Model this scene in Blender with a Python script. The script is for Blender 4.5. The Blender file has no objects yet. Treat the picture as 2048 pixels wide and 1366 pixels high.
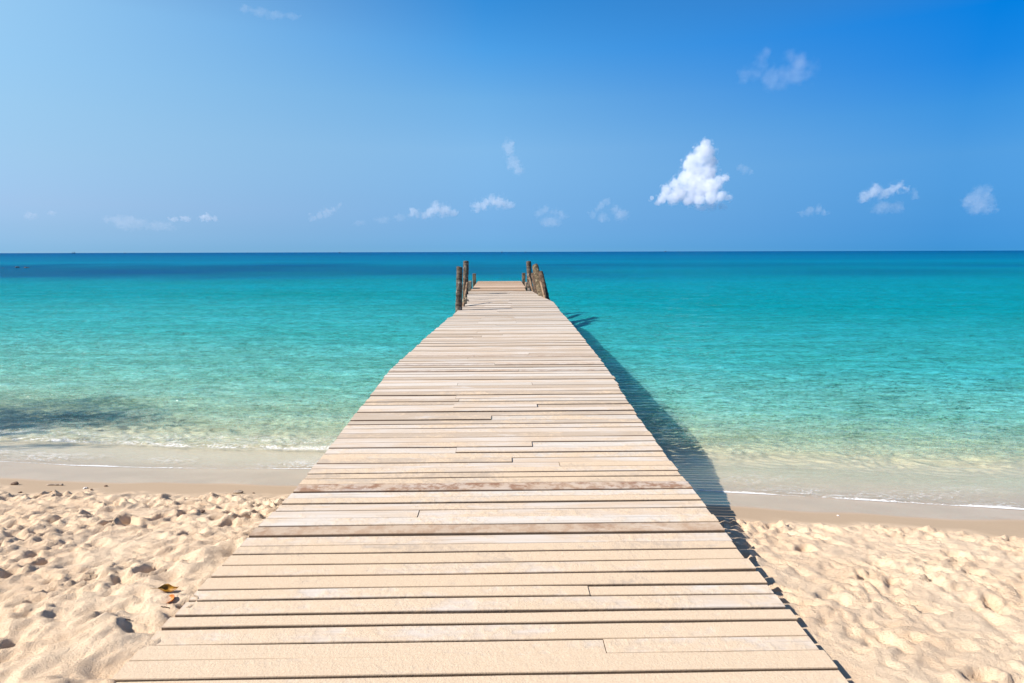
import bpy, bmesh, math, random
import numpy as np
from mathutils import Vector, Matrix, noise as mnoise

random.seed(11)
rng = np.random.default_rng(7)
R = math.radians
scene = bpy.context.scene
col = scene.collection

# ------------------------------------------------------------------ camera
CAM = Vector((0.0, 0.0, 2.5))          # z = 0 is the sea, deck top is z = 1.0
F = 1250.0                             # focal length in photo pixels (2048 wide)
CX, CY = 1024.0, 683.0
PITCH, YAW, ROLL = R(8.17), R(1.10), R(-0.15)
CROT = (Matrix.Rotation(-YAW, 3, 'Z') @ Matrix.Rotation(R(90) - PITCH, 3, 'X')
        @ Matrix.Rotation(ROLL, 3, 'Z'))
DECK = 1.0


def ray(px, py):
    return CROT @ Vector(((px - CX) / F, -(py - CY) / F, -1.0))


def onz(px, py, z=DECK):
    d = ray(px, py)
    return CAM + d * ((z - CAM.z) / d.z)


def ony(px, py, y):
    d = ray(px, py)
    return CAM + d * (y / d.y)


cam_data = bpy.data.cameras.new("camera")
cam = bpy.data.objects.new("camera", cam_data)
col.objects.link(cam)
cam.matrix_world = Matrix.Translation(CAM) @ CROT.to_4x4()
cam_data.sensor_width = 36.0
cam_data.lens = F / 2048.0 * 36.0
cam_data.clip_start = 0.05
cam_data.clip_end = 100000.0
scene.camera = cam

# ------------------------------------------------------------------ helpers


def tag(o, label=None, cat=None, group=None, kind=None):
    if label: o["label"] = label
    if cat: o["category"] = cat
    if group: o["group"] = group
    if kind: o["kind"] = kind
    return o


def link(name, me, mat=None, parent=None, smooth=True):
    o = bpy.data.objects.new(name, me)
    col.objects.link(o)
    if mat: me.materials.append(mat)
    if parent: o.parent = parent
    if smooth and len(me.polygons):
        me.polygons.foreach_set("use_smooth", np.ones(len(me.polygons), bool))
    return o


def empty(name, loc=(0, 0, 0)):
    o = bpy.data.objects.new(name, None)
    col.objects.link(o)
    o.location = loc
    o.empty_display_size = 0.2
    return o


def mesh_np(name, V, Fq):
    me = bpy.data.meshes.new(name)
    V = np.asarray(V, np.float32); Fq = np.asarray(Fq, np.int32)
    me.vertices.add(len(V)); me.vertices.foreach_set("co", V.ravel())
    n, k = Fq.shape
    me.loops.add(n * k); me.loops.foreach_set("vertex_index", Fq.ravel())
    me.polygons.add(n)
    me.polygons.foreach_set("loop_start", np.arange(0, n * k, k, dtype=np.int32))
    me.update(calc_edges=True)
    me.validate()
    return me


def fattr(me, name, arr):
    a = me.attributes.new(name, 'FLOAT', 'POINT')
    a.data.foreach_set("value", np.asarray(arr, np.float32).ravel())


def grid_faces(nr, nc):
    i = np.arange(nr - 1)[:, None] * nc + np.arange(nc - 1)[None, :]
    i = i.ravel()
    return np.stack([i, i + 1, i + nc + 1, i + nc], 1)


# ---- numpy gradient noise
_perm = rng.permutation(512).astype(np.int64)
_perm = np.concatenate([_perm, _perm, _perm])
_ga = rng.random(512) * 2 * np.pi
_gx, _gy = np.cos(_ga), np.sin(_ga)


def perlin(x, y):
    xi = np.floor(x).astype(np.int64); yi = np.floor(y).astype(np.int64)
    xf = x - xi; yf = y - yi
    u = xf * xf * xf * (xf * (xf * 6 - 15) + 10); v = yf * yf * yf * (yf * (yf * 6 - 15) + 10)

    def g(ix, iy, dx, dy):
        h = _perm[(_perm[ix & 511] + iy) & 511]
        return _gx[h] * dx + _gy[h] * dy
    a = g(xi, yi, xf, yf); b = g(xi + 1, yi, xf - 1, yf)
    c = g(xi, yi + 1, xf, yf - 1); d = g(xi + 1, yi + 1, xf - 1, yf - 1)
    return ((a + u * (b - a)) + v * ((c + u * (d - c)) - (a + u * (b - a)))) * 1.5


def fbm(x, y, o=4, g=0.5):
    t = 0; a = 1; s = 1
    for k in range(o):
        t = t + a * perlin(x * s + 17.3 * k, y * s - 9.1 * k); a *= g; s *= 2.03
    return t


def sstep(a, b, x):
    t = np.clip((x - a) / (b - a), 0, 1)
    return t * t * (3 - 2 * t)


# ---- shader helper
class NT:
    def __init__(s, name, world=None):
        if world is None:
            s.m = bpy.data.materials.new(name)
        else:
            s.m = world
        s.m.use_nodes = True
        s.t = s.m.node_tree
        s.t.nodes.clear()

    def n(s, typ, ins=None, **kw):
        nd = s.t.nodes.new(typ)
        for k, v in kw.items(): setattr(nd, k, v)
        for k, v in (ins or {}).items(): s.put(nd.inputs[k], v)
        return nd

    def put(s, sock, v):
        if hasattr(v, "is_output"):
            s.t.links.new(v, sock)
        elif hasattr(v, "outputs"):
            s.t.links.new(v.outputs[0], sock)
        else:
            if isinstance(v, tuple) and len(v) == 3 and len(sock.default_value) == 4: v = (*v, 1)
            sock.default_value = v

    def math(s, op, a, b=None, c=None, clamp=False):
        nd = s.n('ShaderNodeMath', operation=op, use_clamp=clamp)
        s.put(nd.inputs[0], a)
        if b is not None: s.put(nd.inputs[1], b)
        if c is not None: s.put(nd.inputs[2], c)
        return nd.outputs[0]

    def mix(s, f, a, b, mode='MIX'):
        nd = s.n('ShaderNodeMix', data_type='RGBA', blend_type=mode)
        s.put(nd.inputs[0], f); s.put(nd.inputs[6], a); s.put(nd.inputs[7], b)
        return nd.outputs[2]

    def map(s, v, a, b, c=0.0, d=1.0, smooth=True):
        nd = s.n('ShaderNodeMapRange')
        nd.interpolation_type = 'SMOOTHSTEP' if smooth else 'LINEAR'
        for k, x in zip(range(5), (v, a, b, c, d)): s.put(nd.inputs[k], x)
        return nd.outputs[0]

    def pos(s, scale=(1, 1, 1), rot=(0, 0, 0), loc=(0, 0, 0), obj=False):
        src = s.n('ShaderNodeTexCoord').outputs['Object'] if obj else s.n('ShaderNodeNewGeometry').outputs['Position']
        mp = s.n('ShaderNodeMapping')
        s.put(mp.inputs[0], src)
        mp.inputs['Scale'].default_value = scale; mp.inputs['Rotation'].default_value = rot
        mp.inputs['Location'].default_value = loc
        return mp.outputs[0]

    def noise(s, vec, scale, detail=3, rough=0.55, dist=0.0):
        return s.n('ShaderNodeTexNoise', {'Vector': vec, 'Scale': scale, 'Detail': detail, 'Roughness': rough, 'Distortion': dist}).outputs[0]

    def ramp(s, v, stops):
        nd = s.n('ShaderNodeValToRGB')
        s.put(nd.inputs[0], v)
        e = nd.color_ramp.elements
        while len(e) < len(stops): e.new(0.5)
        for el, (p, c) in zip(e, stops):
            el.position = p; el.color = (*c, 1)
        return nd.outputs[0]

    def attr(s, name):
        return s.n('ShaderNodeAttribute', attribute_name=name).outputs['Fac']

    def bump(s, h, strength, dist, normal=None):
        nd = s.n('ShaderNodeBump', {'Strength': strength, 'Distance': dist, 'Height': h})
        if normal is not None: s.put(nd.inputs['Normal'], normal)
        return nd.outputs[0]

    def out(s, surf=None, vol=None):
        o = s.n('ShaderNodeOutputMaterial')
        if surf is not None: s.put(o.inputs['Surface'], surf)
        if vol is not None: s.put(o.inputs['Volume'], vol)
        return s.m


def pbr(nt, color, rough=0.8, normal=None, spec=0.3):
    p = nt.n('ShaderNodeBsdfPrincipled', {'Base Color': color, 'Roughness': rough, 'Specular IOR Level': spec})
    if normal is not None: nt.put(p.inputs['Normal'], normal)
    return p


# ------------------------------------------------------------------ light
SUN_EL, SUN_AHEAD = R(39.3), R(-12.0)
SUN = Vector((-math.cos(SUN_EL) * math.cos(SUN_AHEAD), math.cos(SUN_EL) * math.sin(SUN_AHEAD), math.sin(SUN_EL)))
ld = bpy.data.lights.new("sun", 'SUN')
ld.energy = 4.3
ld.angle = R(0.5)
ld.color = (1.0, 0.935, 0.85)
lo = bpy.data.objects.new("sun", ld)
col.objects.link(lo)
lo.rotation_euler = SUN.to_track_quat('Z', 'Y').to_euler()
lo.location = (-20, 5, 20)

world = bpy.data.worlds.new("World")
scene.world = world
w = NT("World", world)
sky = w.n('ShaderNodeTexSky', sky_type='NISHITA', sun_disc=False)
sky.sun_elevation = SUN_EL
sky.sun_rotation = math.atan2(SUN.x, SUN.y)
sky.altitude = 0.0
sky.air_density = 1.0
sky.dust_density = 0.0
sky.ozone_density = 4.0
sky.air_density = 0.6
# blue sea air: the clear sky graded by height above the horizon and by bearing
dirn = w.n('ShaderNodeSeparateXYZ', {0: w.n('ShaderNodeTexCoord').outputs['Generated']})
up, side = dirn.outputs[2], dirn.outputs[0]
GRADE = {
    'sunward': [(0.005, (0.246, 0.399, 0.623)), (0.033, (0.423, 0.5, 0.618)), (0.063, (0.656, 0.643, 0.667)), (0.122, (1.003, 0.964, 0.809)), (0.178, (1.26, 1.244, 0.969)), (0.233, (1.452, 1.491, 1.141)), (0.3, (1.754, 1.779, 1.307)), (0.6, (1.5, 1.2, 1.0))],
    'ahead': [(0.007, (0.171, 0.373, 0.655)), (0.042, (0.314, 0.486, 0.67)), (0.08, (0.501, 0.665, 0.751)), (0.154, (0.889, 1.079, 0.997)), (0.224, (0.859, 1.281, 1.211)), (0.29, (0.525, 1.296, 1.433)), (0.35, (0.309, 1.184, 1.463)), (0.6, (1.3, 1.2, 1.0))],
    'away': [(0.005, (0.044, 0.201, 0.464)), (0.033, (0.08, 0.251, 0.468)), (0.063, (0.13, 0.331, 0.507)), (0.122, (0.231, 0.517, 0.653)), (0.179, (0.171, 0.612, 0.819)), (0.233, (0.056, 0.629, 0.998)), (0.285, (0.009, 0.688, 1.163)), (0.6, (1.2, 1.15, 1.0))]}
gl_, gc_, gr_ = (w.ramp(up, GRADE[k]) for k in ('sunward', 'ahead', 'away'))
g1 = w.mix(w.map(side, -.58, -.02, 0, 1, False), gl_, gc_)
g2 = w.mix(w.map(side, -.02, .58, 0, 1, False), g1, gr_)
skyc = w.mix(1.0, sky.outputs[0], g2, 'MULTIPLY')
bg = w.n('ShaderNodeBackground', {'Color': skyc, 'Strength': 0.096})
wo = w.n('ShaderNodeOutputWorld', {'Surface': bg.outputs[0]})

scene.view_settings.view_transform = 'Standard'
scene.view_settings.look = 'None'
scene.view_settings.exposure = 0.8
scene.view_settings.gamma = 1.0
scene.render.engine = 'CYCLES'
scene.cycles.use_denoising = True
scene.cycles.max_bounces = 14
scene.cycles.volume_bounces = 12
scene.cycles.transparent_max_bounces = 16
scene.cycles.caustics_reflective = False
scene.cycles.caustics_refractive = False

# ------------------------------------------------------------------ deck edge lines (world x as a function of y)
LEFT_PX = [(205, 1400), (238, 1345), (271, 1310), (300, 1278), (323, 1248), (356, 1219), (383, 1191), (403, 1170), (424, 1146), (448, 1122),
           (486, 1086), (502, 1069), (520, 1051), (586, 981), (626, 935), (651, 903), (684, 862), (709, 828), (744, 787), (776, 743),
           (786, 734), (822, 702), (855, 672), (889, 643), (896, 636), (905, 632), (911, 625), (923, 614.5), (933, 607), (934, 597), (935, 584)]
RIGHT_PX = [(1740, 1420), (1698, 1366), (1679, 1343), (1646, 1303), (1619, 1270), (1594, 1237), (1575.6, 1214), (1548.6, 1187), (1517.6, 1140.6), (1476, 1096),
            (1453, 1066), (1437, 1046), (1412, 1014), (1374, 964), (1341, 919), (1299, 862), (1283, 842), (1246, 787), (1227, 752), (1215, 739),
            (1188, 702), (1160, 667), (1141, 644), (1131, 633), (1122, 625), (1115, 614), (1107, 604), (1093, 597), (1079, 591), (1064, 582)]
LP = sorted([(p.y, p.x) for p in (onz(*q) for q in LEFT_PX)])
RP = sorted([(p.y, p.x) for p in (onz(*q) for q in RIGHT_PX)])
LY, LX = np.array(LP).T
RY, RX = np.array(RP).T
Y_END = onz(1000, 582.5).y
Y_TIP = onz(1000, 562).y
def edge_l(y): return float(np.interp(y, LY, LX))
def edge_r(y): return float(np.interp(y, RY, RX))

# ------------------------------------------------------------------ ground profile
PS = np.array([-400, -60, -8, 0, 2.2, 3.3, 4.45, 5.7, 6.6, 7.3, 9, 12, 20, 35, 60, 100, 200, 1000, 4e4])
PZ = np.array([4.0, 1.6, 1.02, .975, .955, .83, .62, .345, .17, .02, -.22, -.55, -1.15, -1.9, -2.8, -4, -7, -15, -25])


def scoord(X, Y):
    return Y + 0.13 * np.clip(X, -15, 15) + 0.10 * perlin(X * 0.33, Y * 0.12 + 5)


def base_z(s):
    return (np.interp(s - .25, PS, PZ) + np.interp(s, PS, PZ) * 2 + np.interp(s + .25, PS, PZ)) / 4


N_FP = 900
fp = []
while len(fp) < N_FP:
    x, y = rng.uniform(-8, 8), rng.uniform(0.9, 4.9)
    if y + .13 * x > 4.3: continue
    a = rng.normal(0.3, 0.9)
    fp.append((x, y, a, rng.uniform(.04, .11), rng.uniform(.03, .055), rng.uniform(.3, 1.0) ** 1.3, rng.random()))


def sand_z(X, Y, detail=True):
    s = scoord(X, Y)
    z = base_z(s)
    z = np.where(z < -0.05, (z + .05) * (1 + (np.interp(X, [-14, -6, 0, 8, 20], [.6, .68, .9, 1.12, 1.2]) - 1) * np.exp(-np.maximum(0, Y - 12) / 22)) - .05, z)  # left bed raised so its water pales, imitating brighter sky reflection there
    if not detail: return z, s
    near = (np.abs(X) < 10) & (Y < 7)
    # sand ripples on the shallow bottom
    rip = 1 - 2 * np.abs(perlin((X + .3 * perlin(X * 1.1, Y * 1.1)) * 3.6 + 11, (Y + .3 * perlin(X * 1.3 + 7, Y * 1.3)) * 5.4)) * 1.5
    rip2 = perlin(X * 7 + 5, Y * 10)
    z = z + sstep(6.9, 8.2, s) * (1 - sstep(13, 20, Y)) * (0.020 * rip + .009 * rip2)
    wob = 0.16 * perlin(X * 1.7, Y * 1.7) + 0.12 * perlin(X * 4.1 + 9, Y * 4.1)
    dry = 1 - sstep(4.06, 4.46, s + wob)
    wx = X + 0.07 * perlin(X * 4 + 3, Y * 4); wy = Y + 0.07 * perlin(X * 4 - 7, Y * 4 + 2)
    n1 = perlin(wx * 2.3, wy * 2.6)
    n2 = 1 - 2 * np.abs(perlin(wx * 4.6 + 40, wy * 5.2)) * 1.6
    n3 = 1 - 2 * np.abs(perlin(wx * 10.5 + 70, wy * 10.5)) * 1.6
    n4 = fbm(X * 26, Y * 26, 3)
    n5 = 1 - 2 * np.abs(perlin(wx * 7.3 + 20, wy * 7.9 + 4)) * 1.6
    msk = sstep(-.3, .4, perlin(X * 1.6 + 30, Y * 1.9))
    h = 0.013 * n1 + 0.008 * n2 * (0.6 + 0.6 * n1) + 0.0085 * n5 + (0.006 + .009 * msk) * n3 + (0.003 + .006 * msk) * n4 + (.0025 + .007 * msk) * (1 - 2 * np.abs(perlin(X * 21, Y * 21)))
    pits = np.zeros_like(X)
    for (px, py, a, la, lb, dep, kind) in fp:
        m = (np.abs(X - px) < 0.5) & (np.abs(Y - py) < 0.5)
        if not m.any(): continue
        dx = X[m] - px; dy = Y[m] - py
        u = (dx * math.cos(a) + dy * math.sin(a)) / la; v = (-dx * math.sin(a) + dy * math.cos(a)) / lb
        r = np.sqrt(u * u + v * v) + 0.34 * perlin(X[m] * 13 + px * 9, Y[m] * 13) + .16 * perlin(X[m] * 31, Y[m] * 31)
        pits[m] += dep * (-0.040 * (1 - sstep(0.62, 1.08, r)) + 0.022 * np.exp(-((r - 1.35) / 0.34) ** 2))
    h = h + pits
    amp = np.where(X > 0, 0.8, 1.0)
    z = z + dry * amp * h + (1 - dry) * 0.0012 * perlin(X * 3, Y * 5) * (s < 8)
    # crumbled edge of the dry sand
    lump = np.exp(-((s + wob - 4.18) / 0.12) ** 2) * np.maximum(0, fbm(X * 9, Y * 9, 3)) * 0.035
    z = z + lump * near
    # sand drifted against and over the left plank ends close to the viewer
    el = np.interp(Y, LY, LX); er = np.interp(Y, RY, RX)
    drift = np.exp(-((X - (el - 0.16)) / 0.26) ** 2) * (1 - sstep(2.9, 4.3, Y))
    z = z + 0.05 * drift * (1 + 0.7 * perlin(X * 6, Y * 6))
    driftr = np.exp(-((X - (er + 0.1)) / 0.3) ** 2) * (1 - sstep(3.0, 4.2, Y))
    z = z + 0.02 * driftr
    # kept below the boards under the deck
    inside = sstep(el + 0.02, el + 0.14, X) * (1 - sstep(er - 0.14, er - 0.04, X))
    z = np.where(Y < 9, z * (1 - inside) + np.minimum(z, DECK - 0.10) * inside, z)
    right_cap = sstep(er - .15, er, X) * (1 - sstep(er + .05, er + .3, X))
    z = np.where((Y < 5), z * (1 - right_cap) + np.minimum(z, DECK - 0.05) * right_cap, z)
    return z, s


def axis(lo_far, lo, hi, hi_far, step, grow):
    mid = list(np.arange(lo, hi + 1e-6, step))
    a = []; x = lo; d = step
    while x > lo_far:
        d *= grow; x -= d; a.append(x)
    b = []; x = hi; d = step
    while x < hi_far:
        d *= grow; x += d; b.append(x)
    return np.array(a[::-1] + mid + b)


gx = axis(-30000, -7.6, 7.2, 30000, 0.0145, 1.12)
gy1 = np.arange(1.6, 5.6, 0.0145)
gy2 = axis(0, 5.6, 12, 30000, 0.032, 1.09); gy2 = gy2[gy2 > 5.61]
gy0 = axis(-300, 1.0, 1.58, 1.58, 0.1, 1.25); gy0 = gy0[gy0 < 1.59]
gy = np.concatenate([gy0, gy1, gy2])
GX, GY = np.meshgrid(gx, gy)
GZ, GS = sand_z(GX, GY)
me = mesh_np("beach", np.stack([GX, GY, GZ], 2).reshape(-1, 3), grid_faces(len(gy), len(gx)))
damp = sstep(4.14, 4.48, GS + 0.16 * perlin(GX * 1.7, GY * 1.7) + 0.12 * perlin(GX * 4.1 + 9, GY * 4.1))
wetb = 4.80 + 0.10 * perlin(GX * 0.8, GY * 0.5) + 0.05 * perlin(GX * 2.3, GY) + 0.04 * sstep(-0.5, 2.0, GX)
wet = sstep(-0.09, 0.09, GS - wetb)
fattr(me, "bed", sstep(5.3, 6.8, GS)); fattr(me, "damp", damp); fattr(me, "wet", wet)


def sample_sand(x, y):
    i = np.clip(np.searchsorted(gx, x) - 1, 0, len(gx) - 2); j = np.clip(np.searchsorted(gy, y) - 1, 0, len(gy) - 2)
    u = (x - gx[i]) / (gx[i + 1] - gx[i]); v = (y - gy[j]) / (gy[j + 1] - gy[j])
    return float((GZ[j, i] * (1 - u) + GZ[j, i + 1] * u) * (1 - v) + (GZ[j + 1, i] * (1 - u) + GZ[j + 1, i + 1] * u) * v)


def on_sand(px, py):
    z = 0.6
    for _ in range(12):
        p = onz(px, py, z); z = 0.5 * z + 0.5 * sample_sand(p.x, p.y)
    p = onz(px, py, z)
    return Vector((p.x, p.y, sample_sand(p.x, p.y)))


nt = NT("sand")
P = nt.pos()
f1 = nt.noise(P, 2.2, 4); f2 = nt.noise(P, 38, 6, 0.7); f3 = nt.noise(P, 170, 4, 0.75)
dryc = nt.mix(nt.map(f1, .35, .65), (.735, .53, .355), (.785, .595, .415))
dryc = nt.mix(nt.map(f2, .3, .75, 0, .5), dryc, (.82, .655, .485))
dryc = nt.mix(nt.map(f3, .60, .78, 0, .55), dryc, (.36, .25, .15))
dampc = nt.mix(nt.map(f2, .3, .7, 0, .5), (.44, .325, .22), (.48, .36, .25))
wetc = nt.mix(nt.map(f1, .3, .7), (.52, .385, .265), (.59, .44, .305))
c = nt.mix(nt.attr("damp"), dryc, dampc)
c = nt.mix(nt.attr("wet"), c, wetc)
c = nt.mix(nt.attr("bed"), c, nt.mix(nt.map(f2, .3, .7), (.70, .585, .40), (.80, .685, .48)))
bh = nt.math('ADD', nt.math('MULTIPLY', f2, 1.0), nt.math('MULTIPLY', f3, .5))
nb = nt.bump(bh, nt.map(nt.attr("damp"), 0, 1, 1.0, .06), .014)
rg = nt.map(nt.attr("wet"), 0, 1, .95, .28)
sp = nt.map(nt.attr("wet"), 0, 1, .15, .27)
sand_mat = nt.out(pbr(nt, c, rg, nb, sp))
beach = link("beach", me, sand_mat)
tag(beach, kind="structure")

# ------------------------------------------------------------------ sea
NV = 560
wu = axis(-1, 0, 0, 1, 1, 1)
xs_near = np.linspace(-1.16, 1.16, 1040)      # the inner part carries the fine mesh, the outer part runs on along the shore
ua = np.abs(xs_near)
xs = np.sign(xs_near) * (0.75 * ua + 0.25 * ua ** 4 + 7.0 * (np.maximum(0, ua - 1) / .16) ** 3)


def edge_y(X):
    s_e = np.interp(X, [-9, -5, -3.5, -1.9, 0, 1.2, 2.0, 2.6, 3.4, 4.2, 6, 9], [5.55, 5.60, 5.66, 5.88, 5.75, 5.60, 5.53, 5.46, 5.40, 5.24, 5.05, 4.8])
    return s_e - 0.13 * np.clip(X, -15, 15) + 0.05 * perlin(X * 0.9, X * 0 + 3.3) + 0.018 * perlin(X * 3.1, X * 0 + 1.3)


tv = [0.0]; d = 0.012
while tv[-1] < 30000:
    t = tv[-1]
    d = 0.012 if t < 0.3 else (0.022 if t < 4 else d * 1.02)
    tv.append(t + d)
tv = np.array(tv)
T2 = tv[:, None] * np.ones_like(xs)[None, :]
Wd = np.maximum(9.5, (tv + 6) * 1.15)
WX = Wd[:, None] * xs[None, :]
WY = edge_y(WX) + T2
sb, ss = sand_z(WX, WY, detail=False)
bedz = sb
swell = (0.020 * np.sin((WY + 0.6 * perlin(WX * .12, WY * .12)) * 2 * np.pi / 3.1 + .25 * WX)
         + 0.012 * perlin(WX * .9, WY * 1.8) * 2 + 0.007 * perlin(WX * 2.6, WY * 4.8) * 2 + .0035 * perlin(WX * 6.0 + 3, WY * 10) * 2)
fade = np.exp(-np.maximum(0, WY - 40) / 40)
swell = swell * fade * sstep(7.2, 10.5, ss) + (1 - sstep(7.2, 10.5, ss)) * (0.006 * perlin(WX * 3, WY * 6) * 2 + 0.003 * perlin(WX * 8, WY * 14) * 2)
leftw = 1 - sstep(-1.0, 1.0, WX)
bore_s = ss - 7.28 - 0.10 * perlin(WX * .7, WX * 0 + 8)
bore = leftw * 0.075 * np.where(bore_s > 0, np.exp(-(bore_s / 0.55) ** 2), np.exp(-(bore_s / 0.10) ** 2)) * (1 + .35 * perlin(WX * 1.3, WY * .3))
bore2 = leftw * .045 * np.exp(-((ss - 8.9 - .2 * perlin(WX * .4, WX * 0 + 2)) / .35) ** 2)
film_t = np.where(WX > 0.3, 1.0, 0.35)
film = bedz + 0.004 + film_t * 0.05 * sstep(0, 1.6, T2) + (1 - film_t) * 0.012 * sstep(0, .12, T2) + 0.012 * sstep(0, 0.06, T2) * film_t
lvl = 0.02 + swell + bore + bore2
kk = 0.03
WZ = np.maximum(film + np.where(T2 > .1, 1, T2 / .1) * .25 * swell, lvl)
depth = np.maximum(WZ - bedz, 0)
me = mesh_np("sea", np.stack([WX, WY, WZ], 2).reshape(-1, 3), grid_faces(len(tv), len(xs)))
# foam zones
foam = 1.0 * (1 - sstep(0.012, 0.058, T2 - 0.03 * perlin(WX * 2.1, WX * 0 + 4))) * np.clip(.66 + .7 * perlin(WX * 1.3, WX * 0 + 6.1) + .25 * (WX > 0), 0.5, 1)
foam = foam + 0.40 * sstep(.02, .10, T2) * (1 - sstep(0.5, 1.3, T2)) * np.clip(0.55 + 1.5 * perlin(WX * .9, WY * 1.5), .10, 1.4)
foam = foam + leftw * 0.62 * np.exp(-((bore_s + .06) / .085) ** 2) * np.clip(.55 + .9 * perlin(WX * 2.3, WY * 1.8) + .32 * sstep(-4.5, -2.2, WX), 0, 1)
foam = foam + 0.33 * np.exp(-((bore_s - .3) / .35) ** 2) * leftw
fattr(me, "depth", depth); fattr(me, "foam", np.clip(foam, 0, 1))
# reef and seagrass beds lying on the bottom
dy = WY
wob_ = 5 * perlin(WX * .03, dy * .02) + 2.5 * perlin(WX * .11, dy * .05)
grass_band = sstep(50, 72, dy + 1.6 * wob_) * (1 - sstep(118, 165, dy + 4 * wob_)) * np.clip(np.interp(WX / np.maximum(dy, 1), [-.85, -.3, 0, .35, .85], [1, .92, .72, .38, .30]) + .35 * perlin(WX * .03, dy * .05), 0, 1)
pale_band = np.exp(-((np.log(np.maximum(dy, 1) / 150)) / 0.16) ** 2) * (0.55 + .5 * perlin(WX * .012, dy * .01))
fattr(me, "reef", np.clip(grass_band, 0, 1)); fattr(me, "pale", np.clip(pale_band, 0, 1))

nt = NT("sea_water")
P = nt.n('ShaderNodeNewGeometry').outputs['Position']
dep = nt.attr("depth")
# ripples of several sizes, crests along the shore
r0 = nt.noise(nt.pos((1.0, 2.3, 1), rot=(0, 0, .06)), 9.0, 3, .6, .4)
r1 = nt.noise(nt.pos((0.8, 2.4, 1), rot=(0, 0, -.10)), 3.0, 4, .6, .5)
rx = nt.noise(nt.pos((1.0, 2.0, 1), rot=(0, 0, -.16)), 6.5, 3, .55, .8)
caustic_net = nt.map(nt.math('ABSOLUTE', nt.math('SUBTRACT', rx, .5)), 0.0, .075, 1, 0)      # caustic light network, imitated as thin clear lines in the opacity
r00 = nt.noise(nt.pos((1.0, 2.2, 1), rot=(0, 0, .12)), 21.0, 2, .6, .3)
r2 = nt.noise(nt.pos((0.45, 1.9, 1), rot=(0, 0, .05)), 0.8, 3, .6)
r3 = nt.noise(nt.pos((0.3, 1.5, 1)), 0.10, 4, .65)
r4 = nt.noise(nt.pos((0.2, 1.4, 1)), 0.02, 4, .65)
hsum = nt.math('ADD', nt.math('ADD', nt.math('MULTIPLY', r0, .028), nt.math('MULTIPLY', r00, .010)), nt.math('MULTIPLY', r1, .085))
hsum = nt.math('ADD', hsum, nt.math('MULTIPLY', r2, .26))
ld_ = nt.math('LOGARITHM', nt.math('MAXIMUM', dep, .02), 10.0)   # -1.7 .. 1.4
shal = nt.map(dep, 0.015, .22, .25, 1)
nrm = nt.bump(hsum, nt.math('MULTIPLY', shal, 1.0), 1.0)
# optical thickness, varied by noise to imitate caustic light flecks
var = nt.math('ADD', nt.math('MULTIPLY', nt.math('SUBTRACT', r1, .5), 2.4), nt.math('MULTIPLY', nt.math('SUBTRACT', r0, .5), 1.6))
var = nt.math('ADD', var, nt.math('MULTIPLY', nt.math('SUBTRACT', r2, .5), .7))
var = nt.math('SUBTRACT', var, nt.math('MULTIPLY', nt.math('SUBTRACT', caustic_net, .25), 1.1))
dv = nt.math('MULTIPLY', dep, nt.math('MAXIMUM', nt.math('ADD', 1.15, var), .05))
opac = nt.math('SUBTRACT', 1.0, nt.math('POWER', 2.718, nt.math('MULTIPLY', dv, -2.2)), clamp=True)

lr = nt.map(ld_, -1.5, 1.2, 0, 1, smooth=False)
body = nt.ramp(lr, [(0.0, (.46, .46, .36)), (.28, (.42, .60, .46)), (.40, (.20, .55, .47)), (.52, (.045, .41, .415)),
                    (.64, (.0, .255, .295)), (.75, (.0, .205, .29)), (.85, (.0, .150, .28)), (.94, (.0, .098, .24)), (1.0, (.0, .084, .225))])
body = nt.mix(nt.math('MULTIPLY', nt.attr("pale"), .5), body, (.0, .21, .34))
body = nt.mix(nt.math('MULTIPLY', nt.attr("reef"), nt.map(r3, .3, .65, .6, 1.0)), body, (.0, .072, .185))
m1 = nt.map(r2, .30, .70, -.5, .5, False); m2 = nt.map(r3, .3, .7, -.5, .5, False); m3 = nt.map(r4, .3, .7, -.5, .5, False)
m0 = nt.math('ADD', nt.map(r1, .30, .70, -.5, .5, False), nt.math('MULTIPLY', nt.map(r0, .30, .70, -.5, .5, False), .9))
mm = nt.math('ADD', nt.math('ADD', nt.math('MULTIPLY', m1, .34), nt.math('MULTIPLY', m0, .32)), nt.math('ADD', nt.math('MULTIPLY', m2, .26), nt.math('MULTIPLY', m3, .16)))
hv = nt.n('ShaderNodeHueSaturation', {'Hue': nt.math('ADD', .5, nt.math('MULTIPLY', mm, .06)), 'Value': nt.math('MAXIMUM', nt.math('ADD', 1.0, mm), .80), 'Color': body})  # ripple light and dark put into the colour, with broader tone variation
diff = nt.n('ShaderNodeSubsurfaceScattering', {'Color': hv.outputs[0], 'Scale': .55, 'Radius': (.35, 1.0, 1.1), 'Normal': nrm}, falloff='BURLEY')
sss = diff
dif2 = nt.n('ShaderNodeBsdfDiffuse', {'Color': hv.outputs[0], 'Normal': nrm})
diff = nt.n('ShaderNodeMixShader', {0: .38, 1: sss, 2: dif2})
tint = nt.mix(nt.map(dep, 0.03, .7, 0, 1, False), (1, 1, 1), (.30, .93, .84))
trn = nt.n('ShaderNodeBsdfTransparent', {'Color': tint})
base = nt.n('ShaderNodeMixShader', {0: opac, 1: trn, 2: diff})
fr = nt.n('ShaderNodeFresnel', {'IOR': 1.33, 'Normal': nrm}).outputs[0]
fr = nt.math('MINIMUM', nt.math('MULTIPLY', fr, nt.ramp(nt.map(ld_, -1.5, .3, 0, 1, False), [(0, (.16, .16, .16)), (.35, (.30, .30, .30)), (.55, (.70, .70, .70)), (1, (.45, .45, .45))])), nt.ramp(nt.map(ld_, -1.2, .7, 0, 1, False), [(0, (.25, .25, .25)), (.25, (.34, .34, .34)), (.55, (.20, .20, .20)), (1, (.05, .05, .05))]))
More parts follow.
